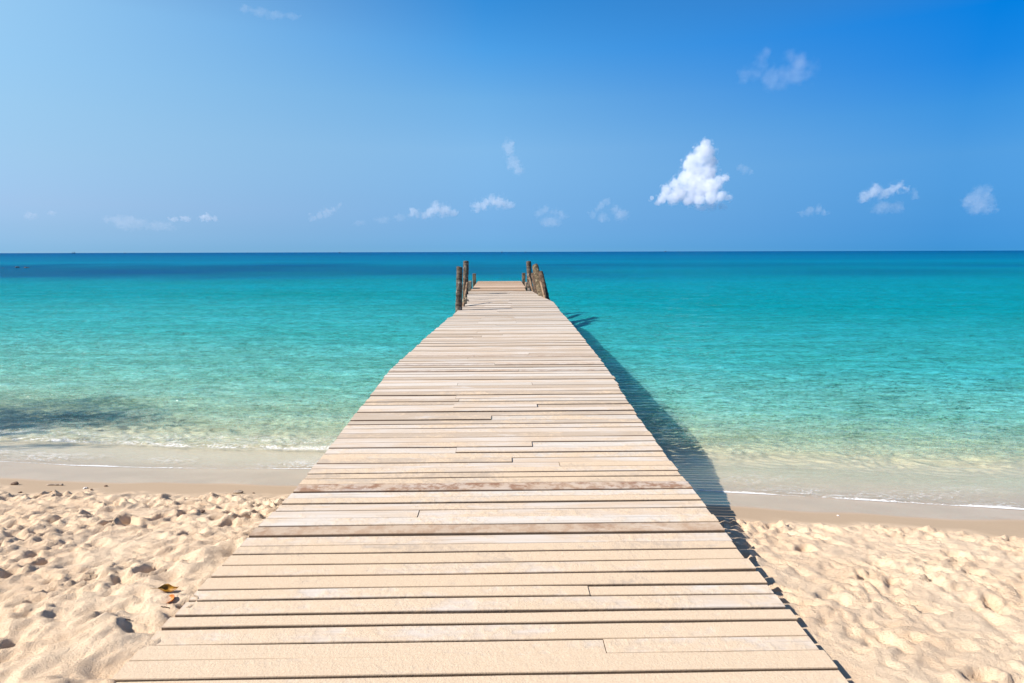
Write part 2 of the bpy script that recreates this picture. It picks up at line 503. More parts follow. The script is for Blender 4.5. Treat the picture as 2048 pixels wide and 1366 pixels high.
gl = nt.n('ShaderNodeBsdfGlossy', {'Color': (1, 1, 1), 'Roughness': .07, 'Normal': nrm})
wsurf = nt.n('ShaderNodeMixShader', {0: fr, 1: base, 2: gl})
fo_n = nt.noise(nt.pos((1, 1.9, 1), rot=(0, 0, -.2)), 3.4, 5, .60, 1.8)
fo_l = nt.math('ABSOLUTE', nt.math('SUBTRACT', fo_n, .5))
fo_m = nt.noise(nt.pos((1, 1.4, 1)), 34.0, 3, .6)
fa = nt.attr("foam")
line = nt.map(nt.math('SUBTRACT', nt.math('MULTIPLY', fa, .078), fo_l), -.006, .022, 0, 1)
solid = nt.map(nt.math('ADD', fa, nt.math('MULTIPLY', nt.math('SUBTRACT', fo_m, .5), .9)), .55, .85, 0, 1)
ff = nt.math('MAXIMUM', nt.math('MULTIPLY', line, nt.map(fo_m, .35, .6, .15, .85)), solid)
fd = nt.n('ShaderNodeBsdfDiffuse', {'Color': (.82, .82, .82)})
surf = nt.n('ShaderNodeMixShader', {0: nt.math('MULTIPLY', ff, .85), 1: wsurf, 2: fd})
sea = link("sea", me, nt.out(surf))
tag(sea, kind="structure")

# ------------------------------------------------------------------ pier
def bar(V, Fc, stations, bev):
    """a board swept along stations [(x, y0, y1, z0, z1)], its four long edges chamfered"""
    b0 = len(V)
    for (x, y0, y1, z0, z1) in stations:
        V += [(x, y0 + bev, z1), (x, y1 - bev, z1), (x, y1, z1 - bev), (x, y1, z0 + bev), (x, y1 - bev, z0), (x, y0 + bev, z0), (x, y0, z0 + bev), (x, y0, z1 - bev)]
    n = len(stations)
    for i in range(n - 1):
        for k in range(8):
            k2 = (k + 1) % 8
            Fc.append((b0 + i * 8 + k, b0 + i * 8 + k2, b0 + (i + 1) * 8 + k2, b0 + (i + 1) * 8 + k))
    e = b0 + (n - 1) * 8
    for s, flip in ((b0, 1), (e, 0)):
        for q in ((0, 1, 2, 3), (0, 3, 4, 7), (4, 5, 6, 7)):
            q = [s + t for t in q]
            Fc.append(tuple(q if flip else q[::-1]))


GAPS = [1420, 1384, 1349, 1310, 1278.6, 1245, 1220.5, 1191.5, 1170, 1145, 1123, 1101, 1085.5, 1067.7, 1049, 1033, 1017, 1003, 992, 980, 965, 954, 944.4, 934, 924, 914, 904, 893, 883, 873, 864, 855, 847, 839, 830,
        822, 815, 808, 802, 796, 789, 782, 776, 770, 764, 758, 752.5, 747, 742, 738, 734, 730, 726, 722, 718, 714, 709.5, 706, 702.5, 699, 695.5, 692, 688.5, 685.5, 682.5, 679.5, 676.5, 673.5, 670.5, 668, 665.3, 662.5, 660, 657.5, 655, 652.7, 650.4, 648, 645.8, 643.6, 641.5]
gy_ = [onz(1000, p).y for p in GAPS]
gy_ = [gy_[0] - .125 * k for k in range(9, 0, -1)] + gy_
while gy_[-1] < Y_END - .18:
    gy_.append(gy_[-1] + random.uniform(.115, .155))
gy_.append(Y_END)

deckV, deckF, deckA = [], [], {"tint": [], "stain": [], "seed": []}
wood_stain_rows = {980: 1.0, 1067.7: .85, 742: .5, 730: .4, 714: .35}
stain_y = {onz(1000, k).y: v for k, v in wood_stain_rows.items()}


def boards(rows, V, Fc, A, xl, xr, tilt_amp, jag, z_amp, gap_rng, joints=True, dense=12):
    for i in range(len(rows) - 1):
        y0, y1 = rows[i], rows[i + 1]
        yc = (y0 + y1) / 2
        a = xl(yc) + random.uniform(-jag, jag); b = xr(yc) + random.uniform(-jag, jag)
        cuts = [a, b]
        if joints:
            for jx, pr in ((-.42, .38), (.33, .34), (.0, .22)):
                if random.random() < pr * (.28 if yc < 4.2 else .5 if yc < 6 else .62) and len(cuts) < 4: cuts.append(jx + random.uniform(-.10, .10))
            cuts = sorted(cuts)
            if len(cuts) == 4 and cuts[2] - cuts[1] < .6: del cuts[2]
        st = 0
        for sy, v in stain_y.items():
            if abs(y0 - sy) < .01: st = v
        for k in range(len(cuts) - 1):
            x0, x1 = cuts[k] + (0.0015 if k else 0), cuts[k + 1] - 0.0015
            g = random.uniform(*gap_rng) / 2 * (1 + .62 * min(1.8, max(0, yc - 4.2)) + .05 * min(10, max(0, yc - 6))) * (1 if random.random() < .8 else 1.4)
            sl = random.gauss(0, tilt_amp)
            zt = DECK + random.gauss(0, z_amp) - .001
            th = random.uniform(.026, .0165)
            n = max(3, int((x1 - x0) / (2.6 / dense)) + 1)
            bow = random.gauss(0, .0028)
            sts = []
            nb = len(V)
            sd = random.random() * 50
            for q in range(n):
                t = q / (n - 1); x = x0 + (x1 - x0) * t
                w0 = .0022 * mnoise.noise((x * 3, y0 * 7 + sd, 0)); w1 = .0022 * mnoise.noise((x * 3, y1 * 9 + sd, 4))
                off = sl * (x - (x0 + x1) / 2) + bow * 4 * t * (1 - t)
                zz = zt + .0025 * mnoise.noise((x * 1.2, yc * 3 + sd, 2))
                sts.append((x, y0 + g + off + w0, y1 - g + off + w1, zz - th, zz))
            bar(V, Fc, sts, .0028)
            m = len(V) - nb
            A["tint"] += [random.random()] * m; A["stain"] += [st] * m; A["seed"] += [sd] * m


boards(gy_, deckV, deckF, deckA, edge_l, edge_r, .0020, .009, .0032, (.005, .0145))


def poly_mesh(name, V, Fc):
    me = bpy.data.meshes.new(name)
    me.from_pydata(V, [], Fc); me.update()
    return me


def deck_material(name, c_bare, c_pale, sandy, c_stain):
    nt = NT(name)
    seed = nt.attr("seed"); tintv = nt.attr("tint")
    g = nt.n('ShaderNodeNewGeometry').outputs['Position']
    off = nt.n('ShaderNodeCombineXYZ', {'X': seed, 'Y': nt.math('MULTIPLY', seed, 1.7), 'Z': 0.0})
    pv = nt.n('ShaderNodeVectorMath', {0: g, 1: off.outputs[0]}, operation='ADD').outputs[0]
    mp = nt.n('ShaderNodeMapping', {'Vector': pv}); mp.inputs['Scale'].default_value = (1.6, 46, 8)
    grain = nt.noise(mp.outputs[0], 1.0, 6, .66, .3)
    mp2 = nt.n('ShaderNodeMapping', {'Vector': pv}); mp2.inputs['Scale'].default_value = (2.2, 11, 4)
    patch = nt.noise(mp2.outputs[0], 1.0, 4, .6)
    sy = nt.n('ShaderNodeSeparateXYZ', {0: g}).outputs[1]
    c = nt.mix(nt.map(patch, .36, .66), c_bare, c_pale)
    c = nt.mix(nt.map(tintv, .0, 1.0, 0, .40, False), c, c_pale)
    c = nt.mix(nt.map(tintv, .60, .62, 0, .75), c, tuple(v * .76 for v in c_bare))
    c = nt.mix(nt.map(nt.math('FRACT', nt.math('MULTIPLY', tintv, 7.3)), .7, .9, 0, .50), c, (.635, .60, .55))
    c = nt.mix(nt.map(grain, .52, .74, 0, .55), c, tuple(v * .55 for v in c_bare))
    # reddish worn boards
    sn = nt.noise(g, 9, 5, .7)
    c = nt.mix(nt.math('MULTIPLY', nt.attr("stain"), nt.map(sn, .42, .60, .25, .9)), c, c_stain)
    # drifted sand
    mp4 = nt.n('ShaderNodeMapping', {'Vector': pv}); mp4.inputs['Scale'].default_value = (1.7, 3.4, 2)
    s1 = nt.noise(mp4.outputs[0], 1.0, 5, .64); s2 = nt.noise(g, 130, 4, .7); s3 = nt.noise(g, 17, 4, .6)
    reach = nt.map(sy, 2.0, 9.0, .42, .0, False)
    mp3 = nt.n('ShaderNodeMapping', {'Vector': pv}); mp3.inputs['Scale'].default_value = (2.0, 9, 4)
    bl = nt.noise(mp3.outputs[0], 1.0, 5, .68, .4)
    c = nt.mix(nt.math('MULTIPLY', nt.map(bl, .54, .70), .55), c, (.64, .60, .56))
    cov_ = nt.map(tintv, 0, 1, -.10, .10, False)
    cover0 = nt.map(nt.math('ADD', nt.math('ADD', s1, nt.math('MULTIPLY', nt.math('SUBTRACT', s3, .5), .35)), nt.math('SUBTRACT', nt.math('ADD', reach, cov_), .26)), .44, .66, 0, sandy)
    stn = nt.attr("stain")
    cover = nt.math('MULTIPLY', cover0, nt.math('SUBTRACT', 1.0, nt.math('MULTIPLY', stn, .75)))
    sc = nt.mix(nt.map(s2, .35, .7), (.63, .472, .325), (.69, .545, .392))
    sc = nt.mix(nt.map(s2, .66, .82, 0, .5), sc, (.40, .28, .18))
    c = nt.mix(cover, c, sc)
    # the sawn sides and edges stay dark and dirty
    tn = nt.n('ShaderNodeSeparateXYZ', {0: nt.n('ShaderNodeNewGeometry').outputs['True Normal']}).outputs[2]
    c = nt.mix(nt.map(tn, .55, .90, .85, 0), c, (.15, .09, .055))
    h = nt.math('ADD', nt.math('MULTIPLY', grain, .6), nt.math('MULTIPLY', nt.math('MULTIPLY', s2, cover), .6))
    h = nt.math('ADD', h, nt.math('MULTIPLY', nt.math('MULTIPLY', s3, cover), .55))
    nb = nt.bump(h, .75, .007)
    return nt.out(pbr(nt, c, .85, nb, .2))


M_deck = deck_material("weathered_boards", (.585, .455, .335), (.615, .54, .47), .95, (.25, .125, .07))
M_end = deck_material("reddish_boards", (.62, .40, .25), (.68, .50, .36), .1, (.3, .15, .09))

pier = empty("wooden_pier", (0, 1.0, 0))
tag(pier, "long weathered plank pier running from the sand out over turquoise water", "pier")


def part(name, me, mat, parent=pier, smooth=False):
    o = link(name, me, mat, None, smooth)
    o.parent = parent
    o.matrix_parent_inverse = Matrix.Translation(-Vector(parent.location))
    return o


me = poly_mesh("deck", deckV, deckF)
for k, v in deckA.items(): fattr(me, k, v)
o = part("deck", me, M_deck)
o["label"] = "bleached cross boards of the main walkway, sandy at the near end"
# far platform of newer reddish boards
eV, eF, eA = [], [], {"tint": [], "stain": [], "seed": []}
el0 = onz(941, 581.5).x; el1 = onz(947, 574).x; er0 = onz(1052.5, 581.5).x; er1 = onz(1047.5, 570).x
ystep = onz(1000, 575.5).y
rows = list(np.linspace(Y_END + .004, ystep, 13)) + list(np.linspace(ystep, Y_TIP, 29))[1:]
boards(rows, eV, eF, eA, lambda y: el0 if y < ystep else el1, lambda y: er0 if y < ystep else er1, .004, .015, .006, (.014, .034), joints=False, dense=6)
me = poly_mesh("end_platform", eV, eF)
for k, v in eA.items(): fattr(me, k, v)
o = part("end_platform", me, M_end)
o["label"] = "narrower far platform of reddish boards"


def beam_mesh(name, boxes):
    V, Fc = [], []
    for (x0, x1, y0, y1, z0, z1) in boxes:
        b = len(V)
        V += [(x0, y0, z0), (x1, y0, z0), (x1, y1, z0), (x0, y1, z0), (x0, y0, z1), (x1, y0, z1), (x1, y1, z1), (x0, y1, z1)]
        Fc += [tuple(b + i for i in q) for q in ((0, 3, 2, 1), (4, 5, 6, 7), (0, 1, 5, 4), (1, 2, 6, 5), (2, 3, 7, 6), (3, 0, 4, 7))]
    return poly_mesh(name, V, Fc)


def bevel(o, w=.008):
    m = o.modifiers.new("bevel", 'BEVEL'); m.width = w; m.segments = 2


nt = NT("grey_timber")
gp = nt.pos((30, 4, 6))
n1 = nt.noise(gp, 1.0, 5, .65)
M_timber = nt.out(pbr(nt, nt.mix(nt.map(n1, .3, .7), (.16, .11, .075), (.34, .26, .19)), .85, nt.bump(n1, .5, .01)))

for sx in (-.92, 0.0, .88):
    # long bearers, following the wander of the walkway
    ys = np.arange(.9, Y_END, 2.9)
    pts = [(sx + .5 * (edge_l(y) + edge_r(y)) + .03, y) for y in list(ys) + [Y_END - .05]]
    V, Fc = [], []
    for (x, y) in pts:
        V += [(x - .05, y, DECK - .18), (x + .05, y, DECK - .18), (x + .05, y, DECK - .042), (x - .05, y, DECK - .042)]
    for i in range(len(pts) - 1):
        for k in range(4):
            Fc.append((i * 4 + k, i * 4 + (k + 1) % 4, (i + 1) * 4 + (k + 1) % 4, (i + 1) * 4 + k))
    Fc += [(3, 2, 1, 0), tuple(len(V) - 4 + k for k in range(4))]
    part("bearer", poly_mesh("bearer", V, Fc), M_timber)
for sx in (el1 + .25, er1 - .25):
    part("bearer", beam_mesh("bearer", [(sx - .05, sx + .05, Y_END + .02, Y_TIP - .03, DECK - .18, DECK - .045)]), M_timber)


# ---- round trunks
def trunk_mesh(name, p0, p1, r0, r1, seg=20, rings=46, ringy=.05, rough=.13, sd=0.0, topcut=0.0, bulge=None):
    p0, p1 = Vector(p0), Vector(p1)
    ax = (p1 - p0); L = ax.length; ax.normalize()
    u = ax.cross(Vector((0, 1, 0)));
    if u.length < .01: u = Vector((1, 0, 0))
    u.normalize(); v = ax.cross(u)
    V, Fc = [], []
    for i in range(rings + 1):
        t = i / rings
        c = p0.lerp(p1, t) + u * (.18 * r0 * mnoise.noise((t * 2.2 + sd, sd, 0))) + v * (.18 * r0 * mnoise.noise((t * 2.2, sd, 5)))
        r = r0 + (r1 - r0) * t
        r *= 1 + ringy * (1 if (i % 2) else -1) * (0.5 + .5 * mnoise.noise((i * .7, sd, 1)))
        if bulge: r *= 1 + bulge * mnoise.noise((t * 4 + sd * 3, 2.0, sd))
        for k in range(seg):
            a = 2 * math.pi * k / seg
            rr = r * (1 + rough * mnoise.noise((math.cos(a) * 2 + sd, math.sin(a) * 2, t * L * 5)))
            tilt = topcut * math.cos(a) * r if i == rings else 0
            V.append(tuple(c + u * (rr * math.cos(a)) + v * (rr * math.sin(a)) + ax * tilt))
    for i in range(rings):
        for k in range(seg):
            k2 = (k + 1) % seg
            Fc.append((i * seg + k, i * seg + k2, (i + 1) * seg + k2, (i + 1) * seg + k))
    # domed worn cap
    base = rings * seg
    for f, zup in ((.82, .10), (.45, .16)):
        b2 = len(V)
        cc = p1 + ax * (r1 * zup)
        for k in range(seg):
            a = 2 * math.pi * k / seg
            V.append(tuple(cc + u * (r1 * f * math.cos(a)) + v * (r1 * f * math.sin(a)) + ax * (topcut * math.cos(a) * r1 * f)))
        for k in range(seg):
            k2 = (k + 1) % seg
            Fc.append((base + k, base + k2, b2 + k2, b2 + k))
        base = b2
    V.append(tuple(p1 + ax * (r1 * .17))); ci = len(V) - 1
    for k in range(seg): Fc.append((base + k, base + (k + 1) % seg, ci))
    Fc.append(tuple(range(seg - 1, -1, -1)))
    return poly_mesh(name, V, Fc)


def bark_material(name, dark, mid, pale, ring=18):
    nt = NT(name)
    p = nt.pos((1, 1, 1))
    a = nt.noise(nt.pos((6, 6, ring)), 1.0, 5, .7, .6)
    b = nt.noise(p, 9, 5, .68)
    c = nt.noise(p, 3.2, 3)
    cc = nt.mix(nt.map(a, .36, .62), dark, mid)
    cc = nt.mix(nt.map(b, .52, .70, 0, .85), cc, pale)
    cc = nt.mix(nt.map(c, .60, .75, 0, .5), cc, tuple(x * .5 for x in dark))
    h = nt.math('ADD', nt.math('MULTIPLY', a, 1.0), nt.math('MULTIPLY', b, .6))
    return nt.out(pbr(nt, cc, .95, nt.bump(h, .8, .03), .1))


M_palm = bark_material("palm_bark", (.04, .03, .025), (.145, .112, .086), (.38, .335, .29), 22)
M_mossy = bark_material("mossy_bark", (.05, .038, .025), (.155, .115, .07), (.30, .25, .17), 12)
M_pole = bark_material("peeled_pole", (.12, .075, .048), (.29, .195, .125), (.42, .30, .20), 5)
M_darkshaded = bark_material("dark_shaded_pole", (.05, .035, .025), (.12, .08, .055), (.2, .15, .11), 6)  # dark pole wood; on the right trunks the dark colour stands for shade

for y in (4.9, 7.9, 11.0, 14.0, 18.6, 22.6, 27.5, 32.4):
    for sd_ in (-1, 1):
        l = edge_l(y) if y < Y_END else el1; r_ = edge_r(y) if y < Y_END else er1
        x = (l + .34) if sd_ < 0 else (r_ - .34)
        zb = base_z(np.array([y + .13 * x]))[0] - .6
        part("pile", trunk_mesh("pile", (x, y, zb), (x, y, DECK - .20), .085, .08, 14, 14, sd=y + sd_), M_palm, smooth=True)
    part("cross_beam", beam_mesh("cross_beam", [(l + .08, r_ - .08, y + .095, y + .175, DECK - .33, DECK - .183)]), M_timber)

# short square posts and side boards of the far platform
for (pxa, pyt, pxb, yy, lean) in ((948.5, 547, 948.5, Y_TIP - .5, 0), (1047.5, 546, 1048, Y_TIP - .5, 0)):
    a = ony(pxa, pyt, yy)
    s_ = .085
    x = a.x
    o = part("corner_post", beam_mesh("corner_post", [(x - s_, x + s_, yy - s_, yy + s_, DECK - .5, a.z)]), M_end if False else None)
    bevel(o, .015); o.data.materials.append(M_pole)
kerbL = ony(939, 560.5, Y_END + 1.6); kerbR = ony(1054, 562.5, Y_END + 2.2)
o = part("side_board", beam_mesh("side_board", [(el1 - .34, el1 - .04, Y_END + 1.6, Y_END + 2.3, DECK - .25, DECK + .30)]), M_timber); bevel(o)
o = part("side_board", beam_mesh("side_board", [(er1 + .03, er1 + .22, Y_END + 3.2, Y_END + 3.9, DECK - .25, DECK + .17)]), M_timber); bevel(o)

# ---- tall posts beside the end of the walkway, each driven into the sea bed
GP = "round posts driven beside the far end of the pier"


def post(px_top, py_top, px_deck, py_deck, y, diam_px, mat, label, top_scale=.92, name="mooring_post", lean_y=0.0, sd=0.0, cat="post", group=GP, **kw):
    top = ony(px_top, py_top, y + lean_y); at = ony(px_deck, py_deck, y)
    dvec = (at - top)
    zb = -1.9
    bot = top + dvec * ((zb - top.z) / dvec.z) if abs(dvec.z) > .01 else at
    # bend below the deck: keep the foot near the deck point
    r = diam_px / F * y / 2
    root_ = at + (bot - at) * .35; root_.z = zb
    me = trunk_mesh(name, (at.x + (at.x - top.x) * .4, at.y, zb), top, r * 1.04, r * top_scale, 22, 60, sd=sd, **kw)
    # straight between deck and top; foot continues
    o = link(name, me, mat, None, True)
    off = Vector((at.x, at.y, 0))
    me.transform(Matrix.Translation(-off)); o.location = off
    tag(o, label, cat, group)
    return o


def lean_post(px_top, py_top, px_b, py_b, y_b, y_t, diam_px, mat, label, name, sd=0.0, top_scale=.9, cat="post", group=GP, ext=1.8, **kw):
    top = ony(px_top, py_top, y_t); b = ony(px_b, py_b, y_b)
    bot = b + (b - top) * (ext / max(.2, (top.z - b.z)))
    r = diam_px / F * y_b / 2 * 1.1
    me = trunk_mesh(name, bot, top, r * 1.05, r * top_scale, 20, 60, sd=sd, **kw)
    off = Vector((b.x, b.y, 0))
    me.transform(Matrix.Translation(-off))
    o = link(name, me, mat, None, True); o.location = off
    tag(o, label, cat, group)
    return o


lean_post(919, 534, 917.5, 628, 16.25, 16.35, 13.6, M_palm, "thick ringed palm trunk post at the left edge, nearest of the posts", "mooring_post", sd=1.3, top_scale=.78, bulge=.10, topcut=.12)
lean_post(931.8, 522.5, 931.5, 590, 22.4, 22.6, 10.4, M_palm, "tall mottled trunk post behind the thick left one", "mooring_post", sd=4.1, top_scale=.95)
lean_post(930.5, 553, 927.5, 596, 19.6, 20.0, 4.6, M_darkshaded, "thin dark upright pole between the two left trunks", "mooring_pole", sd=7.7, top_scale=.95, ringy=.01)
rp = lean_post(934.5, 566, 926.5, 615, 17.3, 18.6, 5.0, M_pole, "thin brown leaning pole with a rope knotted round its foot", "mooring_pole", sd=9.2, top_scale=.95, ringy=.01)
lean_post(1057.6, 523, 1060, 582, 24.75, 24.9, 9.6, M_palm, "tallest right-hand trunk post, upright with a pale sunlit side", "mooring_post", sd=12.4, top_scale=.95)
lean_post(1070.5, 533, 1084.5, 596, 21.4, 23.2, 13.5, M_mossy, "mossy trunk post leaning beside the tallest right one", "mooring_post", sd=15.8, bulge=.12, topcut=-.3)
lean_post(1081, 546, 1094, 599, 20.7, 22.2, 11.0, M_darkshaded, "dark shaded trunk post leaning outermost on the right", "mooring_post", sd=17.1, bulge=.14, topcut=-.4)
lean_post(1066, 549, 1074, 590, 23.0, 24.4, 9.5, M_darkshaded, "short dark shaded trunk post squeezed between the tallest right post and the mossy one", "mooring_post", sd=19.3, bulge=.1)
lean_post(1081.5, 563, 1090, 597, 20.4, 21.2, 4.9, M_pole, "thin peeled pole lashed before the dark leaning trunk", "mooring_pole", sd=21.2, ringy=.01)
lean_post(1058.5, 553, 1066, 583, 24.2, 24.8, 4.8, M_pole, "thin peeled pole leaning at the foot of the tallest right post", "mooring_pole", sd=25.2, ringy=.01)

# rope knotted round the thin leaning pole
nt = NT("rope_fibre")
tw = nt.n('ShaderNodeTexWave', {'Vector': nt.pos((1, 1, 1), rot=(.5, .4, .2)), 'Scale': 40, 'Distortion': 2})
M_rope = nt.out(pbr(nt, nt.mix(tw.outputs['Fac'], (.30, .22, .14), (.52, .42, .30)), .95, nt.bump(tw.outputs['Fac'], .6, .01)))


def tube(name, pts, r, seg=8, closed=False):
    V, Fc = [], []
    n = len(pts)
    for i, p in enumerate(pts):
        p = Vector(p); a = Vector(pts[max(0, i - 1)]); b = Vector(pts[min(n - 1, i + 1)])
        t = (b - a).normalized(); u = t.cross(Vector((.13, .2, 1))).normalized(); v = t.cross(u)
        for k in range(seg):
            an = 2 * math.pi * k / seg
            V.append(tuple(p + u * r * math.cos(an) + v * r * math.sin(an)))
    for i in range(n - 1):
        for k in range(seg):
            k2 = (k + 1) % seg
            Fc.append((i * seg + k, i * seg + k2, (i + 1) * seg + k2, (i + 1) * seg + k))
    Fc.append(tuple(range(seg))[::-1]); Fc.append(tuple((n - 1) * seg + k for k in range(seg)))
    return poly_mesh(name, V, Fc)


kc = ony(929.5, 602, 17.55)
pts = []
for i in range(90):
    t = i / 89; a = t * 2 * math.pi * 4.3
    rr = .052 + .008 * math.sin(a * 1.7)
    pts.append((kc.x + rr * math.cos(a), kc.y + rr * math.sin(a), kc.z - .07 + .15 * t + .025 * math.sin(a)))
lx, ly, lz = pts[-1]
for i in range(1, 18):
    t = i / 17
    pts.append((lx + .13 * t, ly - .06 * t, lz - .09 * t + .05 * math.sin(t * 9) - .05 * t * t))
o = link("rope", tube("rope", pts, .013), M_rope, None, True)
tag(o, "pale rope wound round the foot of the thin leaning pole, its end hanging loose", "rope")

# ------------------------------------------------------------------ small things lying on the sand
def leaf_mat(name, c1, c2):
    nt = NT(name)
    g = nt.noise(nt.pos((1, 1, 1), obj=True), 45, 4)
    p = pbr(nt, nt.mix(nt.map(g, .35, .65), c1, c2), .5, None, .4)
    return nt.out(p)


def leaf_mesh(name, L, W, curl, fold, twist=0.0, stem=.25):
    nu, nv = 16, 8
    V, Fc = [], []
    for i in range(nu + 1):
        t = i / nu
        w = W * (math.sin(math.pi * t ** .8)) ** 1.25 * .5 + .0006
        ang = curl * (t - .5)
        cx = L * (math.sin(ang) / curl if abs(curl) > .01 else t - .5)
        cz = L * ((1 - math.cos(ang)) / curl if abs(curl) > .01 else 0)
        for j in range(nv + 1):
            q = (j / nv - .5) * 2
            y = w * q * math.cos(fold * abs(q)); z = abs(q) * w * math.sin(fold * abs(q)) + .04 * w * math.sin(t * 22 + q * 3)
            y2 = y * math.cos(twist * (t - .5)) - z * math.sin(twist * (t - .5)); z2 = y * math.sin(twist * (t - .5)) + z * math.cos(twist * (t - .5))
            V.append((cx - z2 * math.sin(ang), y2, cz + z2 * math.cos(ang)))
    m = nv + 1
    for i in range(nu):
        for j in range(nv):
            Fc.append((i * m + j, i * m + j + 1, (i + 1) * m + j + 1, (i + 1) * m + j))
    me = poly_mesh(name, V, Fc)
    bm = bmesh.new(); bm.from_mesh(me)
    bmesh.ops.solidify(bm, geom=bm.faces[:], thickness=.0007)
    # stalk
    a = Vector(V[nv // 2]);
    b = a + Vector((-L * stem, 0, L * .06))
    ring = []
    for p in (a, a.lerp(b, .5) + Vector((0, 0, -.001)), b):
        ring.append([bm.verts.new(p + Vector((0, .0011 * math.cos(k * 2.094), .0011 * math.sin(k * 2.094)))) for k in range(3)])
    for r0_, r1_ in zip(ring, ring[1:]):
        for k in range(3): bm.faces.new((r0_[k], r0_[(k + 1) % 3], r1_[(k + 1) % 3], r1_[k]))
    bm.to_mesh(me); bm.free()
    return me


M_leafY = leaf_mat("yellow_leaf", (.50, .25, .02), (.24, .11, .015))
M_leafO = leaf_mat("orange_leaf", (.62, .23, .035), (.42, .13, .03))
M_leafB = leaf_mat("amber_leaf", (.48, .22, .02), (.30, .11, .015))


def place(name, me, mat, px, py, rot, label, cat, dz=0.0, group=None, smooth=True):
    p = on_sand(px, py)
    o = link(name, me, mat, None, smooth)
    zmin = min((Matrix.Rotation(rot[2], 3, 'Z') @ Matrix.Rotation(rot[1], 3, 'Y') @ Matrix.Rotation(rot[0], 3, 'X') @ v.co).z for v in me.vertices)
    o.location = (p.x, p.y, p.z - zmin + dz)
    o.rotation_euler = rot
    tag(o, label, cat, group)
    return o


place("fallen_leaf", leaf_mesh("fallen_leaf", .105, .056, 1.9, .8, 1.3), M_leafY, 338, 1184, (.55, .05, .25), "curled yellow leaf on the dry sand left of the pier", "leaf", .006)
place("fallen_leaf", leaf_mesh("fallen_leaf", .085, .05, 1.7, .5, -.7), M_leafO, 344, 1203, (.6, -.2, -.8), "rolled orange leaf just below the yellow one", "leaf", -.003)
place("fallen_leaf", leaf_mesh("fallen_leaf", .085, .042, 2.3, 1.0, .2), M_leafB, 111, 986, (.35, 0, .1), "amber curled leaf at the top of the left dry sand", "leaf", -.004)
place("fallen_leaf", leaf_mesh("fallen_leaf", .05, .028, 1.2, .7, .2), M_leafY, 1685, 1063, (.2, 0, .3), "small yellow leaf on the right edge of dry sand", "leaf", -.002)

nt = NT("dark_twig")
M_twig = nt.out(pbr(nt, nt.mix(nt.noise(nt.pos(obj=True), 60, 3), (.035, .022, .015), (.10, .065, .045)), .9))
nt = NT("driftwood")
M_drift = nt.out(pbr(nt, nt.mix(nt.noise(nt.pos((1, 1, 1), obj=True), 45, 4), (.12, .075, .05), (.58, .48, .38)), .9))
nt = NT("pebble_stone")
M_stone = nt.out(pbr(nt, nt.mix(nt.noise(nt.pos(obj=True), 40, 4), (.10, .062, .045), (.25, .17, .12)), .8))
nt = NT("shell_white")
M_shell = nt.out(pbr(nt, nt.mix(nt.noise(nt.pos(obj=True), 50, 3), (.72, .62, .54), (.82, .78, .74)), .45))


def stick_mesh(name, L, r, bend, sd):
    pts = [(L * (i / 12 - .5), bend * math.sin(math.pi * i / 12) + .05 * L * mnoise.noise((i * .5, sd, 0)), .03 * L * mnoise.noise((i * .6, 3, sd)) + r) for i in range(13)]
    return tube(name, pts, r, 7)


def lump_mesh(name, sx, sy, sz, sd, rough=.35, sub=3):
    bm = bmesh.new(); bmesh.ops.create_icosphere(bm, subdivisions=sub, radius=1)
    for v in bm.verts:
        k = 1 + rough * mnoise.fractal(v.co * 1.3 + Vector((sd, sd * 2, 0)), 1.0, 2.0, 3)
        v.co = Vector((v.co.x * sx * k, v.co.y * sy * k, v.co.z * sz * k))
    me = bpy.data.meshes.new(name); bm.to_mesh(me); bm.free()
    return me


def shell_mesh(name, L, W, H):
    V, Fc = [], []
    nu, nv = 14, 20
    for i in range(nu + 1):
        t = i / nu
        for j in range(nv + 1):
            a = (j / nv - .5) * 2.5
            rr = t * (1 + .035 * math.cos(j * math.pi))
            V.append((L * rr * math.cos(a) - L * .4, W * rr * math.sin(a), H * math.sin(math.pi * min(1, t * .95 + .05)) * (.6 + .4 * math.cos(a))))
    m = nv + 1
    for i in range(nu):
        for j in range(nv): Fc.append((i * m + j, i * m + j + 1, (i + 1) * m + j + 1, (i + 1) * m + j))
    me = poly_mesh(name, V, Fc)
    bm = bmesh.new(); bm.from_mesh(me); bmesh.ops.solidify(bm, geom=bm.faces[:], thickness=.0015); bm.to_mesh(me); bm.free()
    return me


place("twig", stick_mesh("twig", .047, .0022, .002, 1), M_twig, 331, 1216, (0, 0, -.25), "short dark twig below the two curled leaves", "twig")
place("twig", stick_mesh("twig", .032, .002, .001, 4), M_twig, 253, 1240, (0, 0, -.1), "tiny dark twig farther from the leaves, on bare sand", "twig")
place("driftwood", stick_mesh("driftwood", .125, .008, .006, 8), M_drift, 110, 971, (0, 0, .05), "pale and brown driftwood stick on the damp left sand", "driftwood", -.003)
place("pebble", lump_mesh("pebble", .028, .02, .013, 3), M_stone, 30, 969.5, (0, 0, .2), "brown lumpy pebble at the left end of the damp sand", "pebble", -.004)
place("pebble", lump_mesh("pebble", .014, .01, .007, 6), M_stone, 212, 973, (0, 0, 0), "reddish pebble lying where the wet sand begins", "pebble", -.002)
place("pebble", lump_mesh("pebble", .010, .008, .006, 9), M_stone, 183, 980, (0, 0, 0), "tiny dark pebble just below the white shell", "pebble", -.002)
place("pebble", lump_mesh("pebble", .013, .010, .006, 12), M_stone, 40, 986, (0, 0, .5), "small dark pebble left of the amber leaf", "pebble", -.002)
place("seashell", shell_mesh("seashell", .034, .022, .014), M_shell, 171, 977.5, (0, 0, 2.6), "white scallop shell on the damp left sand", "shell", -.002)
place("seashell", shell_mesh("seashell", .02, .014, .008), M_shell, 1676, 1032, (0, 0, .4), "white shell fragment on the wet sand right of the pier", "shell", -.001)
